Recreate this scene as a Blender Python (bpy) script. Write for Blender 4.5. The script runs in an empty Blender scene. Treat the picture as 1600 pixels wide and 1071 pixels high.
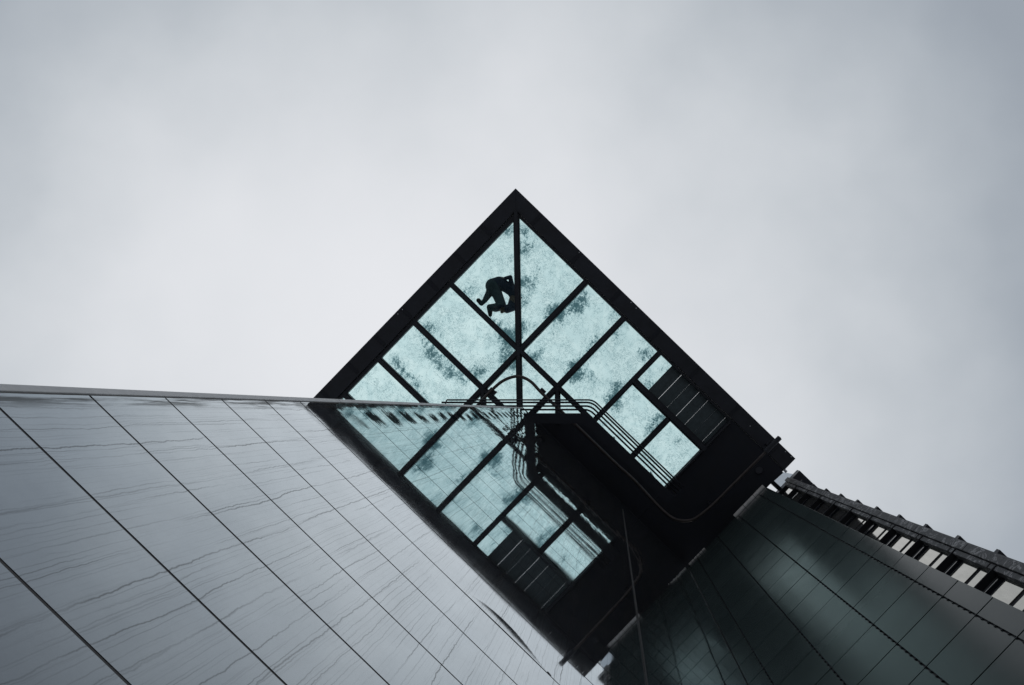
import bpy, bmesh, math, random
from mathutils import Vector, Matrix, noise
random.seed(7)

# ------------------------------------------------------------------ camera, sky, sun, exposure
scene = bpy.context.scene
EYE = 1.6                       # camera height over the pavement
F = 1600.0                      # focal length in photo pixels
ZX, ZY = 952.0, 643.0           # where the zenith falls in the photograph
ANG = math.radians(44.0)        # world X (along the stone wall) runs down-right in the photograph
CA, SA = math.cos(ANG), math.sin(ANG)

cam_data = bpy.data.cameras.new("camera")
cam = bpy.data.objects.new("camera", cam_data)
scene.collection.objects.link(cam)
m = Matrix(((CA, -SA, 0, 0), (-SA, -CA, 0, 0), (0, 0, -1, EYE), (0, 0, 0, 1)))
cam.matrix_world = m
cam_data.sensor_width = 36.0
cam_data.lens = 36.0
cam_data.shift_x = -(ZX - 800.0) / 1600.0
cam_data.shift_y = (ZY - 535.5) / 1600.0
cam_data.clip_start = 0.05
cam_data.clip_end = 2000
scene.camera = cam

scene.view_settings.view_transform = 'Standard'
scene.view_settings.look = 'None'
scene.view_settings.exposure = 0.0
scene.view_settings.gamma = 1.0
scene.cycles.max_bounces = 10
scene.cycles.transparent_max_bounces = 16
scene.cycles.use_denoising = True

SUN_EL, SUN_AZ = math.radians(42), math.radians(48)
world = bpy.data.worlds.new("World")
scene.world = world
world.use_nodes = True
wn, wl = world.node_tree.nodes, world.node_tree.links
wn.clear()
def N(nodes, t, **kw):
    n = nodes.new(t)
    for k, v in kw.items():
        setattr(n, k, v)
    return n
def build_world():
    out = N(wn, 'ShaderNodeOutputWorld'); bg = N(wn, 'ShaderNodeBackground')
    sky = N(wn, 'ShaderNodeTexSky', sky_type='NISHITA', sun_disc=False)
    sky.sun_elevation = SUN_EL; sky.sun_rotation = SUN_AZ
    tc = N(wn, 'ShaderNodeTexCoord'); sep = N(wn, 'ShaderNodeSeparateXYZ')
    wl.new(tc.outputs['Generated'], sep.inputs[0])
    zc = N(wn, 'ShaderNodeMath', operation='MAXIMUM'); wl.new(sep.outputs[2], zc.inputs[0]); zc.inputs[1].default_value = 0.22
    def div(s):
        d = N(wn, 'ShaderNodeMath', operation='DIVIDE'); wl.new(s, d.inputs[0]); wl.new(zc.outputs[0], d.inputs[1]); return d.outputs[0]
    comb = N(wn, 'ShaderNodeCombineXYZ'); wl.new(div(sep.outputs[0]), comb.inputs[0]); wl.new(div(sep.outputs[1]), comb.inputs[1])
    # cloud deck coordinates turned by 44 degrees
    rot = N(wn, 'ShaderNodeVectorRotate', rotation_type='Z_AXIS'); rot.inputs['Angle'].default_value = ANG
    wl.new(comb.outputs[0], rot.inputs['Vector'])
    # break the even falloff with large soft cloud masses
    n1 = N(wn, 'ShaderNodeTexNoise'); n1.inputs['Scale'].default_value = 3.2; n1.inputs['Detail'].default_value = 5; n1.inputs['Roughness'].default_value = 0.5
    wl.new(rot.outputs[0], n1.inputs['Vector'])
    sub = N(wn, 'ShaderNodeVectorMath', operation='SUBTRACT'); wl.new(rot.outputs[0], sub.inputs[0]); sub.inputs[1].default_value = (-0.17, -0.07, 0)
    mul = N(wn, 'ShaderNodeVectorMath', operation='MULTIPLY'); wl.new(sub.outputs[0], mul.inputs[0]); mul.inputs[1].default_value = (1.0, 1.33, 0)
    ln = N(wn, 'ShaderNodeVectorMath', operation='LENGTH'); wl.new(mul.outputs[0], ln.inputs[0])
    nm = N(wn, 'ShaderNodeMapRange'); wl.new(n1.outputs[0], nm.inputs[0])
    nm.inputs[1].default_value = 0.3; nm.inputs[2].default_value = 0.7; nm.inputs[3].default_value = -0.095; nm.inputs[4].default_value = 0.095
    ad = N(wn, 'ShaderNodeMath', operation='ADD'); wl.new(ln.outputs['Value'], ad.inputs[0]); wl.new(nm.outputs[0], ad.inputs[1])
    dv = N(wn, 'ShaderNodeMath', operation='DIVIDE'); wl.new(ad.outputs[0], dv.inputs[0]); dv.inputs[1].default_value = 1.2
    cr = N(wn, 'ShaderNodeValToRGB'); wl.new(dv.outputs[0], cr.inputs[0]); cr.color_ramp.interpolation = 'B_SPLINE'
    pts = [(0.0, (.84, .85, .88)), (.17, (.80, .815, .845)), (.35, (.60, .635, .67)), (.49, (.43, .47, .515)), (.61, (.34, .38, .43)), (1.0, (.27, .30, .35))]
    e = cr.color_ramp.elements
    e[0].position, e[1].position = 0.0, 1.0
    e[0].color = (*pts[0][1], 1); e[1].color = (*pts[-1][1], 1)
    for p, c in pts[1:-1]:
        x = e.new(p); x.color = (*c, 1)
    sm = N(wn, 'ShaderNodeVectorMath', operation='SCALE'); wl.new(sky.outputs[0], sm.inputs[0]); sm.inputs['Scale'].default_value = 0.1
    mix = N(wn, 'ShaderNodeMix', data_type='RGBA'); mix.inputs['Factor'].default_value = 0.95
    wl.new(sm.outputs[0], mix.inputs['A']); wl.new(cr.outputs[0], mix.inputs['B'])
    wl.new(mix.outputs['Result'], bg.inputs[0]); bg.inputs[1].default_value = 1.0
    wl.new(bg.outputs[0], out.inputs[0])
build_world()

sun_data = bpy.data.lights.new("sun", 'SUN')
sun_data.energy = 0.5; sun_data.angle = math.radians(40); sun_data.color = (1, .97, .93)
sun = bpy.data.objects.new("sun", sun_data); scene.collection.objects.link(sun)
sd = Vector((math.sin(SUN_AZ) * math.cos(SUN_EL), math.cos(SUN_AZ) * math.cos(SUN_EL), math.sin(SUN_EL)))
sun.rotation_euler = sd.to_track_quat('Z', 'Y').to_euler()
sun.location = sd * 60

# ------------------------------------------------------------------ helpers
def px2ab(u, v):
    dx, dy = u - ZX, v - ZY
    return (dx * CA + dy * SA, -dx * SA + dy * CA)
def ab(a, b, h):                       # plan pixels at height h over the eye -> world
    return Vector((a * h / F, b * h / F, h + EYE))
def P(u, v, h):
    return ab(*px2ab(u, v), h)

def link(o, parent=None):
    scene.collection.objects.link(o)
    if parent is not None:
        o.parent = parent
    return o
def thing(name, label, cat, loc, group=None):
    o = bpy.data.objects.new(name, None); link(o)
    o.location = loc; o.empty_display_size = 0.3
    o['label'] = label; o['category'] = cat
    if group: o['group'] = group
    return o
def obj(name, bm, mat, parent=None, smooth=False, bevel=0.0):
    me = bpy.data.meshes.new(name)
    bmesh.ops.recalc_face_normals(bm, faces=bm.faces)
    if parent is not None:
        bmesh.ops.translate(bm, verts=bm.verts, vec=-Vector(parent_world(parent)))
    bm.to_mesh(me); bm.free()
    o = bpy.data.objects.new(name, me); link(o, parent)
    for mt in (mat if isinstance(mat, (list, tuple)) else [mat]):
        me.materials.append(mt)
    if smooth:
        for p in me.polygons: p.use_smooth = True
    if bevel:
        b = o.modifiers.new("bevel", 'BEVEL'); b.width = bevel; b.segments = 2; b.limit_method = 'ANGLE'
    return o
def parent_world(p):
    v = Vector(p.location)
    while p.parent is not None:
        p = p.parent; v += Vector(p.location)
    return v
def box(bm, x0, x1, y0, y1, z0, z1):
    vs = [bm.verts.new((x, y, z)) for z in (z0, z1) for y in (y0, y1) for x in (x0, x1)]
    for f in ((0, 1, 3, 2), (4, 5, 7, 6), (0, 1, 5, 4), (2, 3, 7, 6), (0, 2, 6, 4), (1, 3, 7, 5)):
        bm.faces.new([vs[i] for i in f])
def newbox(*a):
    bm = bmesh.new(); box(bm, *a); return bm
def prism(bm, pts, z0, z1):
    lo = [bm.verts.new((p[0], p[1], z0)) for p in pts]; hi = [bm.verts.new((p[0], p[1], z1)) for p in pts]
    bm.faces.new(lo); bm.faces.new(hi)
    n = len(pts)
    for i in range(n):
        bm.faces.new((lo[i], lo[(i + 1) % n], hi[(i + 1) % n], hi[i]))
def tube(bm, pts, r, seg=10):
    rings = []
    for i, p in enumerate(pts):
        t = (pts[min(i + 1, len(pts) - 1)] - pts[max(i - 1, 0)]).normalized()
        up = Vector((0, 0, 1)) if abs(t.z) < .9 else Vector((1, 0, 0))
        s = t.cross(up).normalized(); q = s.cross(t)
        rings.append([bm.verts.new(p + (s * math.cos(2 * math.pi * k / seg) + q * math.sin(2 * math.pi * k / seg)) * r) for k in range(seg)])
    for a, b in zip(rings, rings[1:]):
        for k in range(seg):
            bm.faces.new((a[k], a[(k + 1) % seg], b[(k + 1) % seg], b[k]))
    bm.faces.new(rings[0]); bm.faces.new(rings[-1])
def beam(bm, p, q, w, z0, z1):          # straight bar between plan points
    d = Vector((q[0] - p[0], q[1] - p[1])).normalized(); n = Vector((-d.y, d.x)) * w / 2
    pts = [(p[0] + n.x, p[1] + n.y), (q[0] + n.x, q[1] + n.y), (q[0] - n.x, q[1] - n.y), (p[0] - n.x, p[1] - n.y)]
    prism(bm, pts, z0, z1)
def fillet(p0, p1, p2, t, n=8):         # rounded corner, plan points
    p0, p1, p2 = Vector(p0), Vector(p1), Vector(p2)
    a = p1 + (p0 - p1).normalized() * t; c = p1 + (p2 - p1).normalized() * t
    out = []
    for i in range(n + 1):
        s = i / n
        out.append(a * (1 - s) ** 2 + p1 * 2 * s * (1 - s) + c * s * s)
    return [p0] + out + [p2]
def catmull(pts, n=8):
    out = []
    for i in range(len(pts) - 1):
        p0, p1, p2, p3 = pts[max(i - 1, 0)], pts[i], pts[i + 1], pts[min(i + 2, len(pts) - 1)]
        for k in range(n):
            t = k / n
            out.append(.5 * ((2 * p1) + (p2 - p0) * t + (2 * p0 - 5 * p1 + 4 * p2 - p3) * t * t + (3 * p1 - p0 - 3 * p2 + p3) * t ** 3))
    out.append(pts[-1])
    return out

# ------------------------------------------------------------------ materials
def mat(name):
    mt = bpy.data.materials.new(name); mt.use_nodes = True
    nt = mt.node_tree; nt.nodes.clear()
    return mt, nt.nodes, nt.links
def plain(name, col, rough=.5, metal=0., ior=1.5, var=.25, scale=3., bump=0.):
    mt, n, l = mat(name)
    out = N(n, 'ShaderNodeOutputMaterial'); b = N(n, 'ShaderNodeBsdfPrincipled')
    l.new(b.outputs[0], out.inputs[0])
    tc = N(n, 'ShaderNodeTexCoord'); ns = N(n, 'ShaderNodeTexNoise')
    ns.inputs['Scale'].default_value = scale; ns.inputs['Detail'].default_value = 8; ns.inputs['Roughness'].default_value = .65
    l.new(tc.outputs['Object'], ns.inputs['Vector'])
    mr = N(n, 'ShaderNodeMapRange'); l.new(ns.outputs[0], mr.inputs[0])
    mr.inputs[1].default_value = .3; mr.inputs[2].default_value = .7; mr.inputs[3].default_value = 1 - var; mr.inputs[4].default_value = 1 + var
    sc = N(n, 'ShaderNodeVectorMath', operation='SCALE'); sc.inputs[0].default_value = col; l.new(mr.outputs[0], sc.inputs['Scale'])
    l.new(sc.outputs[0], b.inputs['Base Color'])
    rr = N(n, 'ShaderNodeMapRange'); l.new(ns.outputs[0], rr.inputs[0])
    rr.inputs[1].default_value = .3; rr.inputs[2].default_value = .7; rr.inputs[3].default_value = rough * .8; rr.inputs[4].default_value = min(1, rough * 1.2)
    l.new(rr.outputs[0], b.inputs['Roughness'])
    b.inputs['Metallic'].default_value = metal; b.inputs['IOR'].default_value = ior
    if bump:
        bp = N(n, 'ShaderNodeBump'); bp.inputs['Distance'].default_value = bump; l.new(ns.outputs[0], bp.inputs['Height']); l.new(bp.outputs[0], b.inputs['Normal'])
    return mt

M = {}
M['steel'] = plain('black_steel', (.020, .0225, .030), .5, var=.4)
M['core'] = plain('dark_core', (.020, .020, .023), .8)
M['soffit'] = plain('dark_soffit_board', (.015, .017, .024), .7, var=.4, scale=2)
M['pipe'] = plain('brown_black_pipe', (.08, .064, .058), .4, metal=.3, var=.35, scale=6)
M['trim'] = plain('grey_edge_trim', (.74, .72, .68), .45, var=.18, scale=5)
M['coping'] = plain('weathered_metal_coping', (.80, .75, .70), .4, metal=.1, var=.25, scale=8)
M['seam'] = plain('brown_seam', (.035, .030, .027), .95)
M['seal'] = plain('grey_sealant', (.11, .104, .098), .85)
M['board'] = plain('slate_board', (.075, .10, .105), .6, var=.3, scale=9)
M['pave'] = plain('grey_paving', (.34, .34, .35), .8, scale=1.5, bump=.004)
M['concrete'] = plain('roof_concrete', (.2, .2, .2), .8)
M['bright'] = plain('bright_metal', (.75, .75, .75), .3, metal=.6)

def stone_wall():
    mt, n, l = mat('polished_stone')
    out = N(n, 'ShaderNodeOutputMaterial')
    tc = N(n, 'ShaderNodeTexCoord'); ge = N(n, 'ShaderNodeNewGeometry')
    pos = ge.outputs['Position']
    def vmul(v, s):
        m_ = N(n, 'ShaderNodeVectorMath', operation='MULTIPLY'); l.new(v, m_.inputs[0]); m_.inputs[1].default_value = s; return m_.outputs[0]
    def noise_(v, scale, detail=3, rough=.5, dist=0.):
        t = N(n, 'ShaderNodeTexNoise'); l.new(v, t.inputs['Vector']); t.inputs['Scale'].default_value = scale
        t.inputs['Detail'].default_value = detail; t.inputs['Roughness'].default_value = rough; t.inputs['Distortion'].default_value = dist; return t.outputs[0]
    def rng(v, a, b, c, d, smooth=False):
        t = N(n, 'ShaderNodeMapRange'); l.new(v, t.inputs[0])
        if smooth: t.interpolation_type = 'SMOOTHSTEP'
        for i, x in enumerate((a, b, c, d)): t.inputs[i + 1].default_value = x
        return t.outputs[0]
    def math_(op, a, b=None):
        t = N(n, 'ShaderNodeMath', operation=op)
        for i, x in enumerate((a, b)):
            if x is None: continue
            if isinstance(x, (int, float)): t.inputs[i].default_value = x
            else: l.new(x, t.inputs[i])
        return t.outputs[0]
    # run-off trails: thin wandering lines drawn down the wall, each with its own strength
    sp0 = N(n, 'ShaderNodeSeparateXYZ'); l.new(pos, sp0.inputs[0])
    def trails(scale, wig, width, gate_lo, gate_hi, zf, amt):
        w1 = noise_(vmul(pos, (.6, 0, zf)), 1.0, 2, .5)
        w2 = noise_(vmul(pos, (2.0, 0, 5.5)), 1.6, 6, .68)
        wob = math_('ADD', math_('MULTIPLY', math_('SUBTRACT', w1, .5), wig * 2.2), math_('MULTIPLY', math_('SUBTRACT', w2, .5), wig))
        x = math_('ADD', sp0.outputs[0], wob)
        v = N(n, 'ShaderNodeTexVoronoi', voronoi_dimensions='1D', feature='F1'); l.new(x, v.inputs['W']); v.inputs['Scale'].default_value = scale
        ln_ = rng(v.outputs['Distance'], 0, width * scale, 1, 0, True)
        sc_ = N(n, 'ShaderNodeSeparateXYZ'); l.new(v.outputs['Color'], sc_.inputs[0])
        g = N(n, 'ShaderNodeCombineXYZ'); l.new(math_('MULTIPLY', sc_.outputs[0], 40.), g.inputs[0]); l.new(math_('MULTIPLY', sp0.outputs[2], .55), g.inputs[2])
        gate = rng(noise_(g.outputs[0], 1.0, 4, .65), gate_lo, gate_hi, 0, 1, True)
        st = rng(sc_.outputs[1], 0, 1, .35, 1)
        return math_('MULTIPLY', math_('MULTIPLY', ln_, gate), math_('MULTIPLY', st, amt))
    dirt = math_('MAXIMUM', trails(4.5, .034, .0052, .40, .60, .7, 1.0), trails(10.3, .028, .0042, .42, .62, .9, .85))
    dirt = math_('MAXIMUM', dirt, trails(26.0, .02, .0032, .44, .64, 1.3, .65))
    dirt = math_('MAXIMUM', dirt, trails(60.0, .012, .0026, .44, .66, 1.7, .45))
    # grime kept under the corner trim
    sp = N(n, 'ShaderNodeSeparateXYZ'); l.new(pos, sp.inputs[0])
    edge = rng(sp.outputs[0], -1.45, -1.385, 1, 0, True)
    eg = math_('MULTIPLY', edge, rng(noise_(vmul(pos, (22, 0, .7)), 2.4, 5, .65), .42, .60, 0, .95, True))
    dirt = math_('MAXIMUM', dirt, eg)
    film = rng(noise_(vmul(pos, (1, 0, .5)), 2.2, 9, .78), .34, .70, .0, .13)
    dirt = math_('MINIMUM', math_('ADD', math_('MULTIPLY', dirt, .74), film), .9)
    # speckle of the stone
    spk = noise_(pos, 160, 2, .6)
    spk2 = noise_(pos, 3.5, 5, .6)
    base = N(n, 'ShaderNodeMix', data_type='RGBA'); l.new(rng(spk, .35, .7, 0, 1), base.inputs['Factor'])
    base.inputs['A'].default_value = (.022, .025, .030, 1); base.inputs['B'].default_value = (.045, .050, .056, 1)
    # warping of the slabs: slight everywhere, stronger by the free corner and by the top
    amp = math_('MAXIMUM', rng(sp.outputs[0], -1.40, -1.1, .25, 0, True), rng(sp.outputs[2], 14.5, 23.5, 0, .6, True))
    n_lo = noise_(pos, 1.2, 2, .5); n_hi = noise_(vmul(pos, (1, 1, .6)), 7, 3, .55); n_top = noise_(vmul(pos, (7, 1, 1.1)), 1.0, 2, .5)
    amp2 = rng(sp.outputs[2], 13.5, 23.0, 0, .0075, True)
    hh = math_('ADD', math_('MULTIPLY', n_lo, .0006), math_('MULTIPLY', n_hi, math_('ADD', math_('MULTIPLY', amp, .0011), .00004)))
    hh = math_('ADD', hh, math_('MULTIPLY', n_top, amp2))
    bp = N(n, 'ShaderNodeBump'); bp.inputs['Distance'].default_value = 1.0; bp.inputs['Strength'].default_value = 1.0; l.new(hh, bp.inputs['Height'])
    body = N(n, 'ShaderNodeBsdfDiffuse'); l.new(base.outputs['Result'], body.inputs['Color'])
    gloss = N(n, 'ShaderNodeBsdfGlossy'); gloss.inputs['Color'].default_value = (.925, .975, 1.0, 1)
    l.new(rng(spk2, .3, .7, .015, .04), gloss.inputs['Roughness']); l.new(bp.outputs[0], gloss.inputs['Normal'])
    lw = N(n, 'ShaderNodeLayerWeight'); lw.inputs['Blend'].default_value = .5
    refl = rng(lw.outputs['Facing'], .17, .99, .02, 1.0, True)
    pol = N(n, 'ShaderNodeMixShader'); l.new(refl, pol.inputs[0]); l.new(body.outputs[0], pol.inputs[1]); l.new(gloss.outputs[0], pol.inputs[2])
    dr = N(n, 'ShaderNodeBsdfDiffuse'); dr.inputs['Color'].default_value = (.080, .071, .060, 1)
    mx = N(n, 'ShaderNodeMixShader'); l.new(dirt, mx.inputs[0]); l.new(pol.outputs[0], mx.inputs[1]); l.new(dr.outputs[0], mx.inputs[2])
    # dark toothed patches, one to a course, a hand's breadth in from the free corner
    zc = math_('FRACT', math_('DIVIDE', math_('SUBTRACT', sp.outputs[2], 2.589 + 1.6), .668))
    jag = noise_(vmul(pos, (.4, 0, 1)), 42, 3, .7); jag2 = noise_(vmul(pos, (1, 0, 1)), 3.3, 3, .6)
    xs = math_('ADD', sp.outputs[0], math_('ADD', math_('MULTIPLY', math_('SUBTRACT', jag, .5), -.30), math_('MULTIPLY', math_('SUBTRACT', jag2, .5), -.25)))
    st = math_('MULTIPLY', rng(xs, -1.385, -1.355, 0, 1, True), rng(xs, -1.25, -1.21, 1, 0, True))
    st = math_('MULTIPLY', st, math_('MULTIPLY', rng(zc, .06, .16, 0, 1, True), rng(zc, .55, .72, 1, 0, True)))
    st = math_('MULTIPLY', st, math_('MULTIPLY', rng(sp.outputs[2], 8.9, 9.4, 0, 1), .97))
    dark_teeth = N(n, 'ShaderNodeBsdfDiffuse'); dark_teeth.inputs['Color'].default_value = (.012, .015, .018, 1)
    m2 = N(n, 'ShaderNodeMixShader'); l.new(st, m2.inputs[0]); l.new(mx.outputs[0], m2.inputs[1]); l.new(dark_teeth.outputs[0], m2.inputs[2])
    l.new(m2.outputs[0], out.inputs[0])
    return mt
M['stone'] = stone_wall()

def panel_mat():
    mt, n, l = mat('dark_satin_panel')
    out = N(n, 'ShaderNodeOutputMaterial'); b = N(n, 'ShaderNodeBsdfPrincipled'); l.new(b.outputs[0], out.inputs[0])
    ge = N(n, 'ShaderNodeNewGeometry'); oi = N(n, 'ShaderNodeObjectInfo')
    ns = N(n, 'ShaderNodeTexNoise'); l.new(ge.outputs['Position'], ns.inputs['Vector']); ns.inputs['Scale'].default_value = 2.2; ns.inputs['Detail'].default_value = 8; ns.inputs['Roughness'].default_value = .65
    cr = N(n, 'ShaderNodeMix', data_type='RGBA'); l.new(oi.outputs['Random'], cr.inputs['Factor'])
    cr.inputs['A'].default_value = (.044, .060, .057, 1); cr.inputs['B'].default_value = (.056, .075, .070, 1)
    l.new(cr.outputs['Result'], b.inputs['Base Color'])
    mr = N(n, 'ShaderNodeMapRange'); l.new(ns.outputs[0], mr.inputs[0]); mr.inputs[1].default_value = .3; mr.inputs[2].default_value = .7; mr.inputs[3].default_value = .17; mr.inputs[4].default_value = .24
    l.new(mr.outputs[0], b.inputs['Roughness']); b.inputs['IOR'].default_value = 1.31
    return mt
M['panel'] = panel_mat()

def marble():
    mt, n, l = mat('rough_veined_stone')
    out = N(n, 'ShaderNodeOutputMaterial'); b = N(n, 'ShaderNodeBsdfPrincipled'); l.new(b.outputs[0], out.inputs[0])
    ge = N(n, 'ShaderNodeNewGeometry')
    ns = N(n, 'ShaderNodeTexNoise'); l.new(ge.outputs['Position'], ns.inputs['Vector']); ns.inputs['Scale'].default_value = 4.2; ns.inputs['Detail'].default_value = 9; ns.inputs['Roughness'].default_value = .66; ns.inputs['Distortion'].default_value = 1.6
    cr = N(n, 'ShaderNodeValToRGB'); l.new(ns.outputs[0], cr.inputs[0])
    e = cr.color_ramp.elements
    e[0].position = .40; e[0].color = (.11, .107, .105, 1); e[1].position = .72; e[1].color = (.15, .146, .14, 1)
    x = e.new(.54); x.color = (.13, .127, .125, 1); x = e.new(.57); x.color = (.62, .60, .58, 1); x = e.new(.61); x.color = (.12, .117, .113, 1)
    l.new(cr.outputs[0], b.inputs['Base Color']); b.inputs['Roughness'].default_value = .65
    bp = N(n, 'ShaderNodeBump'); bp.inputs['Distance'].default_value = .02; l.new(ns.outputs[0], bp.inputs['Height']); l.new(bp.outputs[0], b.inputs['Normal'])
    return mt
M['marble'] = marble()

def window_mat(name, col, rough, ior, metal=0.):
    mt, n, l = mat(name)
    out = N(n, 'ShaderNodeOutputMaterial'); b = N(n, 'ShaderNodeBsdfPrincipled'); l.new(b.outputs[0], out.inputs[0])
    ge = N(n, 'ShaderNodeNewGeometry')
    mv = N(n, 'ShaderNodeVectorMath', operation='MULTIPLY'); l.new(ge.outputs['Position'], mv.inputs[0]); mv.inputs[1].default_value = (1, 3, .8)
    ns = N(n, 'ShaderNodeTexNoise'); l.new(mv.outputs[0], ns.inputs['Vector']); ns.inputs['Scale'].default_value = 3.5; ns.inputs['Detail'].default_value = 8; ns.inputs['Roughness'].default_value = .7
    cr = N(n, 'ShaderNodeMix', data_type='RGBA'); l.new(ns.outputs[0], cr.inputs['Factor'])
    cr.inputs['A'].default_value = (*[c * .72 for c in col], 1); cr.inputs['B'].default_value = (*[c * 1.25 for c in col], 1); b.inputs['Metallic'].default_value = metal
    l.new(cr.outputs['Result'], b.inputs['Base Color']); b.inputs['Roughness'].default_value = rough; b.inputs['IOR'].default_value = ior
    return mt
M['pale_pane'] = window_mat('dusty_window_pane', (.52, .50, .45), .05, 1.5, .9)
M['blue_pane'] = window_mat('dark_window_pane', (.008, .010, .014), .1, 1.45)

def glass_mat():
    mt, n, l = mat('mottled_teal_glass')
    out = N(n, 'ShaderNodeOutputMaterial')
    ge = N(n, 'ShaderNodeNewGeometry'); pos = ge.outputs['Position']
    at = N(n, 'ShaderNodeAttribute', attribute_name='grime')
    def noise_(scale, detail, rough, dist=0.):
        t = N(n, 'ShaderNodeTexNoise'); l.new(pos, t.inputs['Vector']); t.inputs['Scale'].default_value = scale
        t.inputs['Detail'].default_value = detail; t.inputs['Roughness'].default_value = rough; t.inputs['Distortion'].default_value = dist; return t.outputs[0]
    def rng(v, a, b, c, d, smooth=False):
        t = N(n, 'ShaderNodeMapRange'); l.new(v, t.inputs[0])
        if smooth: t.interpolation_type = 'SMOOTHSTEP'
        for i, x in enumerate((a, b, c, d)): t.inputs[i + 1].default_value = x
        return t.outputs[0]
    def math_(op, a, b=None):
        t = N(n, 'ShaderNodeMath', operation=op)
        for i, x in enumerate((a, b)):
            if x is None: continue
            if isinstance(x, (int, float)): t.inputs[i].default_value = x
            else: l.new(x, t.inputs[i])
        return t.outputs[0]
    cloud = noise_(2.3, 6, .6, .4)
    mid = noise_(7.5, 5, .65, .6)
    fine = noise_(21, 5, .8)
    grain = noise_(48, 3, .75)
    mul_ = rng(mid, .34, .62, .55, 1.2)
    g = math_('MULTIPLY', at.outputs['Fac'], mul_)
    g = math_('ADD', g, math_('MULTIPLY', math_('SUBTRACT', cloud, .54), 1.5))
    g = math_('ADD', g, math_('MULTIPLY', math_('SUBTRACT', fine, .5), 2.1))
    g = math_('ADD', g, math_('MULTIPLY', math_('SUBTRACT', grain, .5), 1.15))
    sv = N(n, 'ShaderNodeVectorRotate', rotation_type='Z_AXIS'); l.new(pos, sv.inputs['Vector']); sv.inputs['Angle'].default_value = .5
    sm_ = N(n, 'ShaderNodeVectorMath', operation='MULTIPLY'); l.new(sv.outputs[0], sm_.inputs[0]); sm_.inputs[1].default_value = (1, .28, 1)
    ts = N(n, 'ShaderNodeTexNoise'); l.new(sm_.outputs[0], ts.inputs['Vector']); ts.inputs['Scale'].default_value = 11; ts.inputs['Detail'].default_value = 6; ts.inputs['Roughness'].default_value = .7; ts.inputs['Distortion'].default_value = 1.1
    g = math_('ADD', g, math_('MULTIPLY', math_('SUBTRACT', ts.outputs[0], .5), 1.5))
    patch = rng(g, .20, 1.05, 0, 1, True)
    # thin wriggling filaments, in two sizes
    def fila(sc_, w, gs, lo, hi, amt):
        fl = noise_(sc_, 6, .72, 1.8)
        f = rng(math_('ABSOLUTE', math_('SUBTRACT', fl, .5)), 0, w, 1, 0, True)
        f = math_('MULTIPLY', f, rng(noise_(gs, 3, .6), lo, hi, 0, amt, True))
        return math_('MULTIPLY', f, rng(grain, .40, .58, .15, 1))
    fil = math_('MAXIMUM', fila(2.6, .018, 2.1, .42, .56, .75), fila(6.0, .045, 3.1, .42, .58, .62))
    speck = math_('MULTIPLY', rng(grain, .55, .68, 0, .5, True), rng(noise_(2.0, 4, .6), .38, .64, .03, .85))
    dark = math_('MAXIMUM', math_('MAXIMUM', patch, fil), speck)
    soft = rng(cloud, .3, .7, .0, .08)
    dark = math_('MINIMUM', math_('ADD', dark, soft), 1.0)
    col = N(n, 'ShaderNodeValToRGB'); l.new(dark, col.inputs[0])
    e = col.color_ramp.elements
    e[0].position = 0; e[0].color = (.78, .99, .965, 1); e[1].position = 1; e[1].color = (.075, .16, .175, 1)
    x = e.new(.5); x.color = (.31, .48, .49, 1)
    swirl = noise_(1.5, 6, .62, 2.2)
    tone = N(n, 'ShaderNodeMix', data_type='RGBA'); l.new(rng(swirl, .36, .64, 0, 1, True), tone.inputs['Factor'])
    tone.inputs['A'].default_value = (.87, .91, .92, 1); tone.inputs['B'].default_value = (1.0, 1.0, 1.0, 1)
    mt_ = N(n, 'ShaderNodeMix', data_type='RGBA', blend_type='MULTIPLY'); mt_.inputs['Factor'].default_value = 1
    l.new(col.outputs[0], mt_.inputs['A']); l.new(tone.outputs['Result'], mt_.inputs['B'])
    tr = N(n, 'ShaderNodeBsdfTransparent'); l.new(mt_.outputs['Result'], tr.inputs[0])
    gl = N(n, 'ShaderNodeBsdfGlossy'); gl.inputs['Roughness'].default_value = .05
    fr = N(n, 'ShaderNodeFresnel'); fr.inputs[0].default_value = 1.3
    mx = N(n, 'ShaderNodeMixShader'); l.new(fr.outputs[0], mx.inputs[0]); l.new(tr.outputs[0], mx.inputs[1]); l.new(gl.outputs[0], mx.inputs[2])
    l.new(mx.outputs[0], out.inputs[0])
    return mt
M['glass'] = glass_mat()
def clear_glass():
    mt, n, l = mat('clear_grey_glass')
    out = N(n, 'ShaderNodeOutputMaterial')
    tr = N(n, 'ShaderNodeBsdfTransparent'); tr.inputs[0].default_value = (.70, .73, .76, 1)
    gl = N(n, 'ShaderNodeBsdfGlossy'); gl.inputs['Roughness'].default_value = .03
    mx = N(n, 'ShaderNodeMixShader'); mx.inputs[0].default_value = .08; l.new(tr.outputs[0], mx.inputs[1]); l.new(gl.outputs[0], mx.inputs[2])
    l.new(mx.outputs[0], out.inputs[0]); return mt
M['clear'] = clear_glass()

# ------------------------------------------------------------------ ground
g = obj('ground', newbox(-400, 400, -400, 400, -.5, 0), M['pave']); g['kind'] = 'structure'

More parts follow.
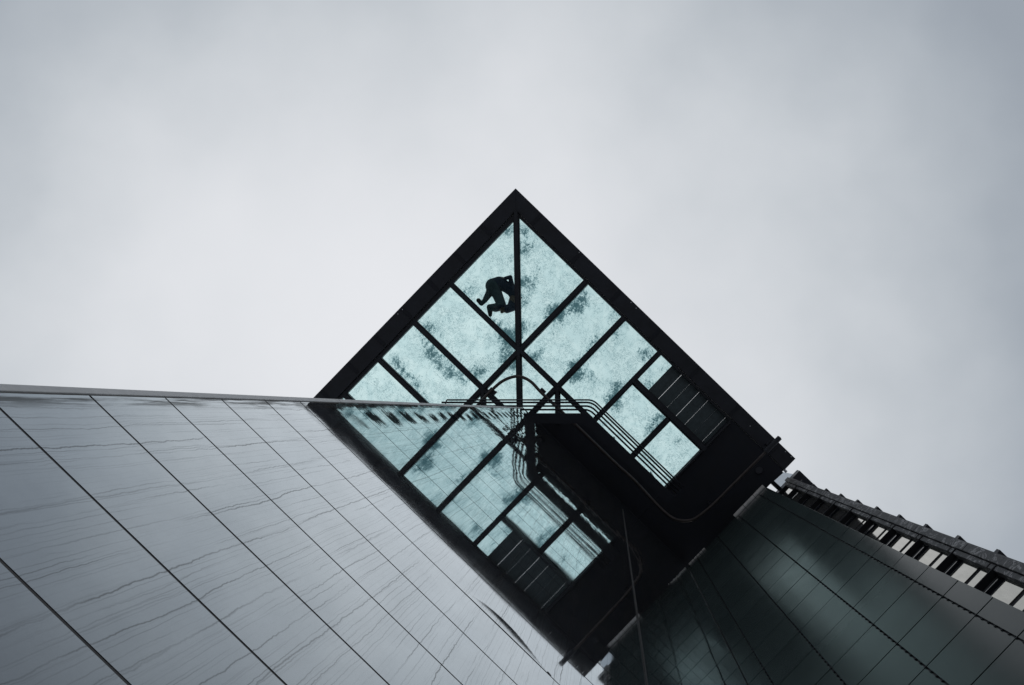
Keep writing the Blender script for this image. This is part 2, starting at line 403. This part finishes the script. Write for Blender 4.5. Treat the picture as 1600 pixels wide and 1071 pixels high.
# ------------------------------------------------------------------ left: polished stone wall
D = 1.34                       # distance from the eye to the stone wall
X_END = -1.474                 # free corner
X_IN = 3.855                   # inner corner with the panelled wall
H = 24.5                       # glass platform over the eye
HW = 23.85                     # top of stone cladding
lb = thing('stone_clad_building', 'building with polished grey stone wall streaked by run-off, mirroring the glass platform', 'building', (1.2, 4, 0))
obj('structural_wall', newbox(X_END + .012, X_IN + .02, D + .03, D + 5.5, 0.02, H + EYE - .06), M['core'], lb)
H0, DH, GAP = 2.589, .668, .017
k = -6
while True:
    h0 = H0 + DH * k; h1 = h0 + DH
    if h0 + EYE < 0.0:
        h0 = -EYE + .03
    if h0 > HW - .05: break
    h1 = min(h1, HW)
    if h1 + EYE < .1: k += 1; continue
    x0, x1 = X_END, X_IN - .004
    nx, nz = (150, 28) if k == 5 else (12, 4)
    z0, z1 = h0 + GAP / 2 + EYE, h1 - GAP / 2 + EYE
    bm = bmesh.new()
    tilt = random.gauss(0, .0005); bow = random.gauss(0, .0005)
    grid = []
    for j in range(nz + 1):
        t = j / nz; row = []
        for i in range(nx + 1):
            s = i / nx; x = x0 + (x1 - x0) * s; z = z0 + (z1 - z0) * t
            y = D + tilt * (z - (z0 + z1) / 2) + bow * 4 * t * (1 - t) * .3
            if k == 5:           # lower lip of one slab bent outwards over most of a metre
                u_ = min(1, max(0, (x + .06) / .96)); wd = .34 * math.sin(math.pi * u_) ** 1.4 if 0 < u_ < 1 else 0
                if t < wd: y -= .0125 * (wd - t) * DH
            row.append(bm.verts.new((x, y, z)))
        grid.append(row)
    for j in range(nz):
        for i in range(nx):
            bm.faces.new((grid[j][i], grid[j][i + 1], grid[j + 1][i + 1], grid[j + 1][i]))
    # thickness
    r = bmesh.ops.extrude_face_region(bm, geom=list(bm.faces))
    for v in [q for q in r['geom'] if isinstance(q, bmesh.types.BMVert)]: v.co.y = D + .024
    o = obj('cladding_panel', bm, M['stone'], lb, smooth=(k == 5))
    if k == 5:
        o.modifiers.new('sharp', 'EDGE_SPLIT').split_angle = math.radians(30)
    k += 1
obj('joint_sealant', newbox(X_END + .012, X_IN - .01, D + .0025, D + .0235, .04, HW + EYE - .02), M['seal'], lb)
# corner trim in lengths
zt = 0.05
for z0, z1 in ((.05, 4.6), (4.61, 9.2), (9.21, 14.1), (14.11, 19.3), (19.31, HW + EYE + .02)):
    obj('corner_trim', newbox(X_END - .040, X_END - .006, D - .006, D + .2, z0, z1), M['trim'], lb, bevel=.003)
obj('cover_strip', newbox(1.695, 1.711, D - .009, D + .001, 6.0, 22.4 + EYE), M['seam'], lb)
obj('wall_coping', newbox(X_END - .04, X_IN - .01, D - .01, D + .028, HW + EYE + .005, HW + EYE + .05), M['steel'], lb)

# ------------------------------------------------------------------ right: dark panelled wall
XR = 3.855
HR = 24.0
rb = thing('panelled_building', 'building with dark satin panel wall and bolted vertical joints, right of the stone wall', 'building', (4.4, 0, 0))
obj('structural_wall', newbox(XR + .035, XR + .40, -1.262, D + .02, 0.02, HR + EYE - .03), M['core'], rb)
cols = [-1.267, -1.029, -.342, .347, 1.035, 1.338]
P0, PH = 9.74, .972
rows = []
kk = -12
while True:
    h0 = P0 + PH * kk; h1 = h0 + PH
    if h0 >= HR - .1: break
    if h1 > -EYE + .1: rows.append((max(h0, -EYE + .03), min(h1, HR)))
    kk += 1
low = [r for r in rows if r[1] <= 5.9]; high = [r for r in rows if r[1] > 5.9]
panel_rows = ([(low[0][0], low[-1][1])] if low else []) + high
for ci in range(5):
    y0, y1 = cols[ci] + (.009 if ci else 0), cols[ci + 1] - .009
    for (h0, h1) in panel_rows:
        cx, cz = (y0 + y1) / 2, (h0 + h1) / 2 + EYE
        bm = newbox(XR, XR + .03, y0, y1, h0 + .010 + EYE, h1 - .010 + EYE)
        t1, t2 = random.gauss(0, .0016), random.gauss(0, .0016)
        for v in bm.verts: v.co.x += t1 * (v.co.y - cx) + t2 * (v.co.z - cz)
        obj('facade_panel', bm, M['panel'], rb, bevel=.002)
for c in cols[1:5]:
    bm = newbox(XR + .012, XR + .034, c - .0075, c + .0075, .05, HR + EYE - .01)
    z = 5.0
    while z < HR + EYE - .1:
        box(bm, XR - .010, XR + .012, c - .006, c + .016, z, z + .024)
        z += PH / 6
    obj('bolted_joint', bm, M['core'], rb)
# metal coping on the wall's head
for (b0, b1, r) in ((-84, -17.5, .062), (50, 86, .022)):
    y0, y1 = b0 * HR / F, b1 * HR / F
    n_seg = 3 if r > .05 else 6
    for i in range(n_seg):
        bm = bmesh.new()
        ya, yb = y0 + (y1 - y0) * i / n_seg + .006, y0 + (y1 - y0) * (i + 1) / n_seg - .006
        tube(bm, [Vector((XR - .015, ya, HR + EYE + r * .6)), Vector((XR - .015, yb, HR + EYE + r * .6))], r, 18)
        obj('coping_tube', bm, M['coping'], rb, smooth=False)

# ------------------------------------------------------------------ tall tower behind
XT = 4.215
tw = thing('tower_block', 'tall tower with rough dark stone piers and tiers of windows at the right edge', 'building', (6.5, 0, 0))
HT = 24.72
def yr(r, x=XT): return r * x
obj('structural_wall', newbox(XT + .30, XT + 3.6, yr(-.4484) + .02, 1.2, .02, HT + EYE - .02), M['core'], tw)
obj('roof_slab', newbox(XT + .085, XT + 3.8, -2.165, 1.3, HT + EYE, HT + EYE + .35), M['steel'], tw, bevel=.01)
PT = 1.3175; T0 = 13.61
obj('pier_edge', newbox(XT + .05, XT + .5, yr(-.4484), yr(-.4395), .05, HT + EYE - .01), M['steel'], tw)
# outer pier in stone lengths
z = .05; i = 0
while z < HT + EYE - .2:
    z1 = min(z + PT * 1.5 - .015, HT + EYE - .01)
    bm = newbox(XT - .02, XT + .45, yr(-.439), yr(-.4125), z, z1)
    obj('stone_pier', bm, M['marble'], tw, bevel=.006)
    z += PT * 1.5
obj('shadow_recess', newbox(XT + .12, XT + .32, yr(-.4124), yr(-.4105), .05, HT + EYE - .015), M['core'], tw)
nlo = int((T0 - 3.0) / PT); nhi = int((HT - T0) / PT)
y_in, y_out = -1.0, yr(-.3945, 4.3)
for t in range(-nhi, nlo + 1):
    hs = T0 - t * PT
    if hs > HT - .05: continue
    top = min(hs + .02, HT - .05)
    def seg(f0, f1): return (hs - f1 * PT + EYE, hs - f0 * PT + EYE)
    z0, z1 = seg(0.0, .40)
    fr = newbox(XT + .10, XT + .16, y_out, y_in, *seg(-.02, .83))
    w = obj('window', fr, M['core'], tw)
    obj('pane', newbox(XT + .085, XT + .0995, y_out + .005, y_in, *seg(.03, .40)), M['pale_pane'], w)
    obj('pane', newbox(XT + .085, XT + .0995, y_out + .005, y_in, *seg(.485, .71)), M['pale_pane'], w)
    w2 = obj('window', newbox(XT + .10, XT + .16, y_out, y_in, *seg(.85, .978)), M['blue_pane'], tw)
    # stone lintel beside the window, and the thin ledge crossing the tier
    obj('stone_lintel', newbox(XT + .0, XT + .29, yr(-.410), yr(-.3945), *seg(-.28, .69)), M['marble'], tw, bevel=.005)
    bm = newbox(XT - .015, XT + .084, yr(-.4095), -1.27, *seg(.835, .85))
    obj('window_ledge', bm, M['core'], tw)
    bm = bmesh.new()
    zc = seg(.49, .49)[0]
    prism(bm, [(XT + .06, yr(-.4484)), (XT + .06, yr(-.4484) - .055), (XT + .42, yr(-.4484) - .055), (XT + .42, yr(-.4484))], zc - .05, zc + .05)
    obj('pier_stud', bm, M['steel'], tw)

# ------------------------------------------------------------------ glass floored platform
pf = thing('glass_floored_platform', 'black steel sky platform with glass floor jutting out over both buildings', 'platform', (-1, 0, H + EYE))
S = H / F
def sp(a, b): return (a * S, b * S)
ZB, ZG, ZT = H + EYE, H + EYE + .19, H + EYE + .26
B_FAR = 380
# perimeter
bm = bmesh.new(); prism(bm, [sp(-347.5, -149), sp(260.7, -149), sp(260.7, -124.5), sp(-347.5 + 24.5, -124.5)], ZB, ZT)
obj('edge_beam', bm, M['steel'], pf, bevel=.008)
bm = bmesh.new(); prism(bm, [sp(-347.5, -149), sp(-323, -124.5), sp(-320, B_FAR), sp(-347.5, B_FAR)], ZB, ZT)
obj('edge_beam', bm, M['steel'], pf, bevel=.008)
bm = bmesh.new(); prism(bm, [sp(-322.6, -124.0), sp(150, -124.0), sp(150, -120), sp(-315, -120)], ZB + .05, ZG - .001)
obj('inner_lip', bm, M['steel'], pf, bevel=.004)
bm = bmesh.new(); prism(bm, [sp(-322.4, -123.6), sp(-315.2, -119.6), sp(-315.2, B_FAR), sp(-319.6, B_FAR)], ZB + .05, ZG - .001)
obj('inner_lip', bm, M['steel'], pf, bevel=.004)
# solid soffit
bm = bmesh.new(); prism(bm, [sp(149.5, -123.8), sp(260.3, -123.8), sp(260.3, B_FAR), sp(149.5, B_FAR)], ZB + .03, ZT - .02)
obj('solid_soffit', bm, M['soffit'], pf)
bm = bmesh.new(); prism(bm, [sp(-17, 29), sp(149.2, 29), sp(149.2, B_FAR), sp(-315, B_FAR), sp(-315, 316.7)], ZB + .03, ZT - .02)
obj('solid_soffit', bm, M['soffit'], pf)
# floor beams (each its own part)
beams = [((-167, -120), (-167, 172), 9.2), ((-85, -120), (-85, 100), 9.2), ((-7, -120), (-7, 29), 8.6), ((75, -55), (75, 29), 9.0),
         ((-315, 29), (-12, 29), 8.6), ((-315, 112), (-104, 112), 8.8), ((-315, 192), (-186, 192), 8.8), ((-315, 269), (-262, 269), 8.8),
         ((-11, -61), (150, -61), 12.0), ((-322, -123.5), (-77, 121.5), 9.4), ((-167, 112), (-136, 143), 8.6), ((-85, 29), (-44, 70), 8.6), ((146.5, -120), (146.5, 29), 5.)]
for i, (p, q, w) in enumerate(beams):
    bm = bmesh.new(); beam(bm, sp(*p), sp(*q), w * S, ZB + .004 + .0031 * i, ZG + .045 - .0033 * i)
    obj('floor_beam', bm, M['steel'], pf)
    # narrow flange under every beam
    bm = bmesh.new(); beam(bm, sp(*p), sp(*q), w * S * .55, ZB - .05 - .0021 * i, ZB + .0038 + .0030 * i)
    obj('beam_flange', bm, M['steel'], pf)
# glass panes with grime blobs
blobs = [(797, 357, 11, .9), (730, 455, 11, .8), (797, 402, 7, .7), (795, 525, 16, .9), (772, 503, 9, .5), (740, 440, 6, .4), (800, 480, 6, .5),
         (823, 385, 12, .9), (818, 362, 8, .6), (824, 441, 14, .9), (816, 470, 9, .8), (862, 489, 12, .8), (820, 512, 12, .8), (838, 420, 8, .5),
         (912, 463, 11, .95), (902, 476, 12, 1.), (877, 491, 14, .8), (842, 552, 11, .7), (957, 490, 7, .6), (830, 560, 9, .6), (870, 520, 9, .4),
         (1011, 553, 9, 1.1), (1000, 549, 6, .6), (921, 545, 11, .7), (904, 592, 12, .8), (895, 572, 14, .9), (962, 520, 8, .6), (966, 602, 11, .8), (925, 585, 9, .6), (945, 625, 8, .5), (930, 530, 8, .6),
         (965, 630, 11, .9), (958, 615, 8, .7), (1031, 655, 11, .9), (1012, 678, 11, .8), (1020, 665, 8, .6), (1040, 575, 9, .5), (1010, 600, 8, .7),
         (671, 511, 9, .9), (690, 526, 7, .6), (747, 582, 11, 1.), (790, 556, 14, .9), (800, 532, 8, .8), (720, 560, 7, .3),
         (670, 546, 9, .8), (681, 561, 12, 1.), (702, 582, 11, .9), (722, 594, 9, .7), (660, 530, 7, .6),
         (616, 566, 9, .9), (629, 581, 10, 1.), (646, 601, 11, .9), (661, 621, 8, .7), (800, 572, 9, .8), (815, 603, 10, .6), (822, 575, 7, .6),
         (1060, 690, 9, .5), (1030, 720, 8, .35), (600, 590, 8, .4), (560, 612, 7, .4)]
blob_ab = [(*px2ab(u, v), r, s) for u, v, r, s in blobs]
def pane(poly):
    xs = [p[0] for p in poly]; ys = [p[1] for p in poly]
    bm = bmesh.new()
    f = bm.faces.new([bm.verts.new((p[0], p[1], 0)) for p in poly])
    step = 4.0
    for axis, lo, hi in ((0, min(xs), max(xs)), (1, min(ys), max(ys))):
        c = lo + step
        while c < hi - .5:
            co = Vector((c, 0, 0)) if axis == 0 else Vector((0, c, 0)); no = Vector((1, 0, 0)) if axis == 0 else Vector((0, 1, 0))
            bmesh.ops.bisect_plane(bm, geom=bm.verts[:] + bm.edges[:] + bm.faces[:], plane_co=co, plane_no=no)
            c += step
    vals = []
    for v in bm.verts:
        a, b = v.co.x, v.co.y
        dmin = min(abs((q[0] - p[0]) * (p[1] - b) - (p[0] - a) * (q[1] - p[1])) / math.hypot(q[0] - p[0], q[1] - p[1]) for p, q in zip(poly, poly[1:] + poly[:1]))
        g_ = .26 * math.exp(-dmin / 6.0)
        for (ba, bb, r, s) in blob_ab:
            d2 = (a - ba) ** 2 + (b - bb) ** 2
            if d2 < 12 * r * r: g_ += .9 * s * math.exp(-d2 / (r * r * 1.5))
        vals.append(g_)
    for v in bm.verts: v.co = Vector((v.co.x * S, v.co.y * S, ZG))
    o = obj('glass_pane', bm, M['glass'], pf)
    at = o.data.attributes.new('grime', 'FLOAT', 'POINT')
    for i, g_ in enumerate(vals): at.data[i].value = g_
    return o
i = .0
for poly in ([(-317, -119), (-317, 29), (-167, 29)], [(-314, -121), (-167, -121), (-167, 26)],
             [(-167, -121), (-85, -121), (-85, 29), (-167, 29)], [(-85, -121), (-7, -121), (-7, 29), (-85, 29)],
             [(-7, -121), (21, -121), (21, -61), (-7, -61)], [(-7, -61), (75, -61), (75, 30), (-7, 30)], [(75, -61), (147, -61), (147, 30), (75, 30)],
             [(-317, 29), (-167, 29), (-167, 112), (-317, 112)], [(-317, 112), (-167, 112), (-167, 192), (-317, 192)],
             [(-317, 192), (-188, 192), (-268, 269), (-317, 269)], [(-317, 269), (-266, 269), (-317, 317)],
             [(-167, 29), (-85, 29), (-85, 112), ], [(-167, 31), (-88, 112), (-167, 112)],
             [(-85, 29), (-16, 29), (-51, 63)], [(-85, 29), (-51, 63), (-85, 96)], [(-167, 112), (-102, 112), (-167, 175)]):
    pane(poly)
# slatted dark board with fine gaps
bm = bmesh.new()
cuts = [(21, 42, .42), (42, 61.3, .15), (61.3, 80.8, .40), (80.8, 100, .32), (100, 119.2, .20), (119.2, 138.3, .36), (138.3, 147, 0)]
prev = 21.
for (a0, a1, gap) in cuts:
    x0, x1 = prev * S, (a1 - gap / 2) * S
    for q in range(3):
        xa = x0 + (x1 - x0) * q / 3; xb = x0 + (x1 - x0) * (q + 1) / 3
        box(bm, xa, xb, -121 * S, -66 * S, ZG - .012 - .006 * (q % 2), ZG + .03 - .001 * q)
    prev = a1 + gap / 2
obj('slatted_board', bm, M['board'], pf)
for q in range(7):
    a = -290 + q * 86
    obj('joint_plate', newbox((a - 3) * S, (a + 3) * S, -147.5 * S, -126 * S, ZB - .012, ZB - .001), M['soffit'], pf, bevel=.003)
    b = -70 + q * 60
    obj('joint_plate', newbox(-346 * S, -324.5 * S, (b - 3) * S, (b + 3) * S, ZB - .012, ZB - .001), M['soffit'], pf, bevel=.003)
# pale pins added for pinpoints of light on the edge beams
for (u, v) in ((986, 473), (994, 482), (629, 484), (622, 491), (1172, 666), (1227, 706), (1236, 714), (905, 395)):
    a, b = px2ab(u, v)
    bm = bmesh.new(); bmesh.ops.create_cone(bm, cap_ends=True, segments=10, radius1=.012, radius2=.009, depth=.02)
    bmesh.ops.translate(bm, verts=bm.verts, vec=Vector((a * S, b * S, ZB - .009)))
    obj('glint_pin', bm, M['bright'], pf)

# ------------------------------------------------------------------ rails and ledge hung under the platform
HRAIL = .93 * H
gr = thing('guard_rail', 'four parallel black rails bending round the dark ledge under the glass floor', 'railing', ab(*px2ab(930, 650), HRAIL))
def rail_path(off, h, left):
    y = 646 - off
    b = 25 - off * .98
    dy = y - ZY; dx = (dy * CA - b) / SA; cx = ZX + dx
    p0 = (left, y); p1 = (cx, y)
    ae = 165.; p2 = (ZX + ae * CA - b * SA, ZY + ae * SA + b * CA)
    return [P(q.x, q.y, h) for q in fillet(p0, p1, p2, 9)]
for off, left in ((5.6, 690), (11.2, 690), (16.8, 690), (20.8, 698)):
    bm = bmesh.new(); tube(bm, rail_path(off, HRAIL, left), .021 if off < 20 else .018, 8); obj('rail', bm, M['steel'], gr, smooth=True)
inner, outer = rail_path(0, .921 * H, 690), rail_path(-16, .921 * H, 690)
bm = bmesh.new()
n = len(inner)
for z in (0, .12):
    pass
vi = [[bm.verts.new(p + Vector((0, 0, z))) for p in line] for z in (0, .12) for line in (inner, outer)]
for i in range(n - 1):
    for A, B in ((0, 1), (2, 3), (0, 2), (1, 3)):
        bm.faces.new((vi[A][i], vi[A][i + 1], vi[B][i + 1], vi[B][i]))
for i in (0, n - 1): bm.faces.new((vi[0][i], vi[1][i], vi[3][i], vi[2][i]))
obj('ledge', bm, M['soffit'], gr)
for (u, v) in ((905, 650), (960, 687), (1022, 747), (842, 652)):
    p = P(u, v, .921 * H)
    bm = bmesh.new(); tube(bm, [p + Vector((0, 0, .1)), Vector((p.x, p.y, ZB + .05))], .02, 8); obj('hanger', bm, M['steel'], gr)
for t in (.2, .62):                    # cross brackets that carry the rails off the ledge
    a_ = rail_path(0, HRAIL, 690); b_ = rail_path(20.8, HRAIL, 698)
    i = 0 if t < .5 else len(a_) - 1
    bm = bmesh.new(); tube(bm, [a_[i] + Vector((.02, 0, 0)), b_[i]], .014, 8); obj('bracket', bm, M['steel'], gr)

# ------------------------------------------------------------------ hanging track pipe
HP = .965 * H
pp = thing('track_pipe', 'bent brown-black pipe track slung below the platform, its end sticking out past the edge', 'pipe', ab(*px2ab(958, 721), HP))
pts = [(705, 685), (727, 658), (746.5, 633.5), (767.5, 610.8), (785, 596), (802.5, 589), (816.5, 589.8), (830.5, 597.6), (846, 614), (872.5, 638.8), (907.5, 672), (958, 721), (989.8, 750),
       (1017.8, 780), (1038.8, 801), (1054.5, 811.5), (1072, 814), (1087.8, 809.5), (1114, 788.8), (1143.8, 759), (1178.8, 724), (1212, 690.8), (1219, 683.5)]
path = catmull([P(u, v, HP) for u, v in pts], 6)
bm = bmesh.new(); tube(bm, path, .036, 12); obj('pipe', bm, M['pipe'], pp, smooth=True)
bm = bmesh.new(); tube(bm, [P(1196, 706.5, HP), P(1218.5, 684, HP)], .062, 12); obj('end_sleeve', bm, M['steel'], pp, smooth=False)
for (u, v, w) in ((769, 612, .09), (848, 611, .07), (972, 735, .05), (1112, 790, .06), (1206, 697, .11)):
    c = P(u, v, HP)
    bm = newbox(c.x - w, c.x + w, c.y - w * .6, c.y + w * .6, c.z + .02, c.z + .10)
    box(bm, c.x - .02, c.x + .02, c.y - .02, c.y + .02, c.z + .1, ZB + .04)
    obj('hanger', bm, M['steel'], pp)

# ------------------------------------------------------------------ strut and small glass screen by the platform's end
stt = thing('diagonal_strut', 'short dark strut joining the platform end to the tower top', 'strut', P(1216, 760, 25))
bm = bmesh.new(); tube(bm, [P(1186, 735, 24.55), P(1230, 775, 24.9)], .055, 8); obj('bar', bm, M['steel'], stt)
bm = bmesh.new(); tube(bm, [P(1186, 735, 24.48), P(1190, 739, 24.72)], .09, 8); obj('shoe', bm, M['steel'], stt)
gs = thing('glass_screen', 'small clear glass screen with pale post between platform end and tower', 'screen', P(1225, 750, 25))
hs = 25.3
c = [P(1223, 738, hs), P(1239, 741, hs), P(1217, 766, hs), P(1205, 754, hs)]
bm = bmesh.new(); prism(bm, [(q.x, q.y) for q in c], hs + EYE, hs + EYE + .02); obj('pane', bm, M['clear'], gs)
bm = bmesh.new(); tube(bm, [c[0], c[3]], .022, 8); obj('frame', bm, M['steel'], gs)
bm = bmesh.new(); tube(bm, [P(1222, 731, hs), P(1229, 738, hs)], .035, 8); obj('post', bm, M['bright'], gs)

# ------------------------------------------------------------------ person on the glass
def cloth(name, col): return plain(name, col, .85, var=.2, scale=20)
M['jacket'] = cloth('navy_cloth', (.045, .052, .080)); M['trousers'] = cloth('charcoal_cloth', (.075, .092, .098))
M['skin'] = plain('skin', (.22, .13, .09), .5, var=.08); M['hair'] = plain('dark_hair', (.015, .012, .01), .6); M['shoe'] = plain('dark_shoe', (.02, .02, .02), .5)
FZ = ZG + .012
def pc(cx, cy, z):
    u, v = 720 + cx / 10.71, 410 + cy / 10.71
    a, b = px2ab(u, v); hh = FZ - EYE + z
    return Vector((a * hh / F, b * hh / F, FZ + z))
def body_mesh(nodes, edges, voxel=.0075):
    """tapered limbs and joints fused into one continuous skin"""
    bm = bmesh.new()
    def ball(p, r, sub=2):
        q = bmesh.ops.create_icosphere(bm, subdivisions=sub, radius=r)
        bmesh.ops.translate(bm, verts=q['verts'], vec=p)
    for k_, (p, r) in nodes.items(): ball(p, r, 3 if r > .05 else 2)
    for a, b in edges:
        (p, ra), (q, rb) = nodes[a], nodes[b]
        d = q - p; L = d.length
        if L < 1e-4: continue
        c_ = bmesh.ops.create_cone(bm, cap_ends=True, segments=20, radius1=ra, radius2=rb, depth=L)
        mt_ = Matrix.Translation((p + q) / 2) @ d.to_track_quat('Z', 'Y').to_matrix().to_4x4()
        bmesh.ops.transform(bm, matrix=mt_, verts=c_['verts'])
    me = bpy.data.meshes.new('tmp'); bm.to_mesh(me); bm.free()
    o = bpy.data.objects.new('tmp', me); scene.collection.objects.link(o)
    rm = o.modifiers.new('fuse', 'REMESH'); rm.mode = 'VOXEL'; rm.voxel_size = voxel
    sm = o.modifiers.new('soft', 'SMOOTH'); sm.factor = .5; sm.iterations = 4
    dg = bpy.context.evaluated_depsgraph_get()
    res = bpy.data.meshes.new_from_object(o.evaluated_get(dg), depsgraph=dg)
    bpy.data.objects.remove(o); bpy.data.meshes.remove(me)
    return res
nd = {
    'pelvis': (pc(540, 398, .36), .190), 'waist': (pc(640, 345, .40), .158), 'chest': (pc(770, 420, .40), .142), 'upper': (pc(845, 485, .38), .125),
    'neck': (pc(915, 550, .34), .065), 'head1': (pc(948, 600, .31), .085), 'head2': (pc(953, 650, .25), .078),
    'hipL': (pc(484, 508, .30), .098), 'kneeL': (pc(402, 640, .10), .062), 'ankL': (pc(345, 700, .06), .048), 'toeL': (pc(296, 640, .045), .056),
    'hipR': (pc(600, 515, .30), .135), 'kneeR': (pc(690, 735, .11), .11), 'shinR': (pc(580, 760, .09), .108), 'ankR': (pc(485, 755, .07), .078), 'toeR': (pc(492, 885, .05), .048),
    'shR': (pc(880, 580, .36), .09), 'elbR': (pc(856, 745, .20), .118), 'wrR': (pc(775, 790, .08), .095), 'palmR': (pc(722, 815, .045), .042),
    'shL': (pc(850, 400, .40), .075), 'elbL': (pc(830, 247, .30), .048), 'wrL': (pc(748, 270, .36), .046), 'palmL': (pc(712, 285, .37), .036),
}
ed = [('pelvis', 'waist'), ('waist', 'chest'), ('chest', 'upper'), ('upper', 'neck'), ('neck', 'head1'), ('head1', 'head2'),
      ('pelvis', 'hipL'), ('hipL', 'kneeL'), ('kneeL', 'ankL'), ('ankL', 'toeL'), ('pelvis', 'hipR'), ('hipR', 'kneeR'), ('kneeR', 'shinR'), ('shinR', 'ankR'), ('ankR', 'toeR'),
      ('upper', 'shR'), ('shR', 'elbR'), ('elbR', 'wrR'), ('wrR', 'palmR'), ('upper', 'shL'), ('shL', 'elbL'), ('elbL', 'wrL'), ('wrL', 'palmL')]
def hand(side, base, dirv, sidev, upv):
    for i, (o_, ln) in enumerate(((-.030, .062), (-.010, .074), (.010, .070), (.028, .055))):
        r0 = base + sidev * o_ + dirv * .02
        a, b = r0 + dirv * ln * .55 + upv * .008, r0 + dirv * ln - upv * .012
        for j, (p, r) in enumerate(((r0, .0105), (a, .0092), (b, .0078))):
            nd[f'{side}f{i}{j}'] = (p, r)
        ed.extend([(side, f'{side}f{i}0'), (f'{side}f{i}0', f'{side}f{i}1'), (f'{side}f{i}1', f'{side}f{i}2')])
    t0 = base - sidev * .036 - dirv * .015; t1 = t0 - sidev * .022 + dirv * .03; t2 = t1 + dirv * .025
    for j, (p, r) in enumerate(((t0, .013), (t1, .011), (t2, .009))): nd[f'{side}t{j}'] = (p, r)
    ed.extend([(side, f'{side}t0'), (f'{side}t0', f'{side}t1'), (f'{side}t1', f'{side}t2')])
up = Vector((0, 0, 1))
dR = (nd['palmR'][0] - nd['wrR'][0]); dR.z = 0; dR.normalize(); hand('palmR', nd['palmR'][0], dR, dR.cross(up), up)
dL = (nd['palmL'][0] - nd['wrL'][0]).normalized(); sL = dL.cross(up).normalized(); hand('palmL', nd['palmL'][0], dL, sL, sL.cross(dL))
# nose and ears
hd = (nd['head2'][0] - nd['head1'][0]).normalized(); hs_ = hd.cross(up).normalized()
nd['nose'] = (nd['head1'][0] * .5 + nd['head2'][0] * .5 - up * .095 + hd * .0, .016); ed.append(('head1', 'nose'))
for s, nm in ((1, 'earA'), (-1, 'earB')):
    nd[nm] = (nd['head1'][0] + hs_ * s * .10 + hd * .01, .018); ed.append(('head1', nm))
me = body_mesh(nd, ed)
base = pc(560, 560, 0)
person = bpy.data.objects.new('person', me); link(person)
person['label'] = 'person in dark clothes crouching on hands and knees on the glass floor, seen from below'; person['category'] = 'person'
me.transform(Matrix.Translation(-base)); person.location = base
mats = ['jacket', 'trousers', 'skin', 'shoe']
for k_ in mats: me.materials.append(M[k_])
keys = {k_: nd[k_][0] - base for k_ in nd}
def zone(k_):
    if k_.startswith('palm') or k_.startswith('head') or k_ in ('nose', 'earA', 'earB'): return 2
    if k_ in ('toeL', 'toeR'): return 3
    if k_ in ('pelvis', 'hipL', 'hipR', 'kneeL', 'kneeR', 'ankL', 'ankR', 'shinR'): return 1
    return 0
for p in me.polygons:
    p.use_smooth = True
    q_ = min(keys, key=lambda q: (keys[q] - p.center).length_squared)
    if q_.startswith('palm') and (keys[q_] - p.center).length > .05: q_ = 'chest'
    p.material_index = zone(q_)
bm = bmesh.new(); bmesh.ops.create_icosphere(bm, subdivisions=3, radius=.092)
hc = nd['head1'][0] * .6 + nd['head2'][0] * .4 + up * .02
for v in list(bm.verts):
    if v.co.z < -.03: bm.verts.remove(v)
for v in bm.verts: v.co += v.co.normalized() * noise.noise(v.co * 40) * .006; v.co += hc
obj('hair', bm, M['hair'], person, smooth=True)
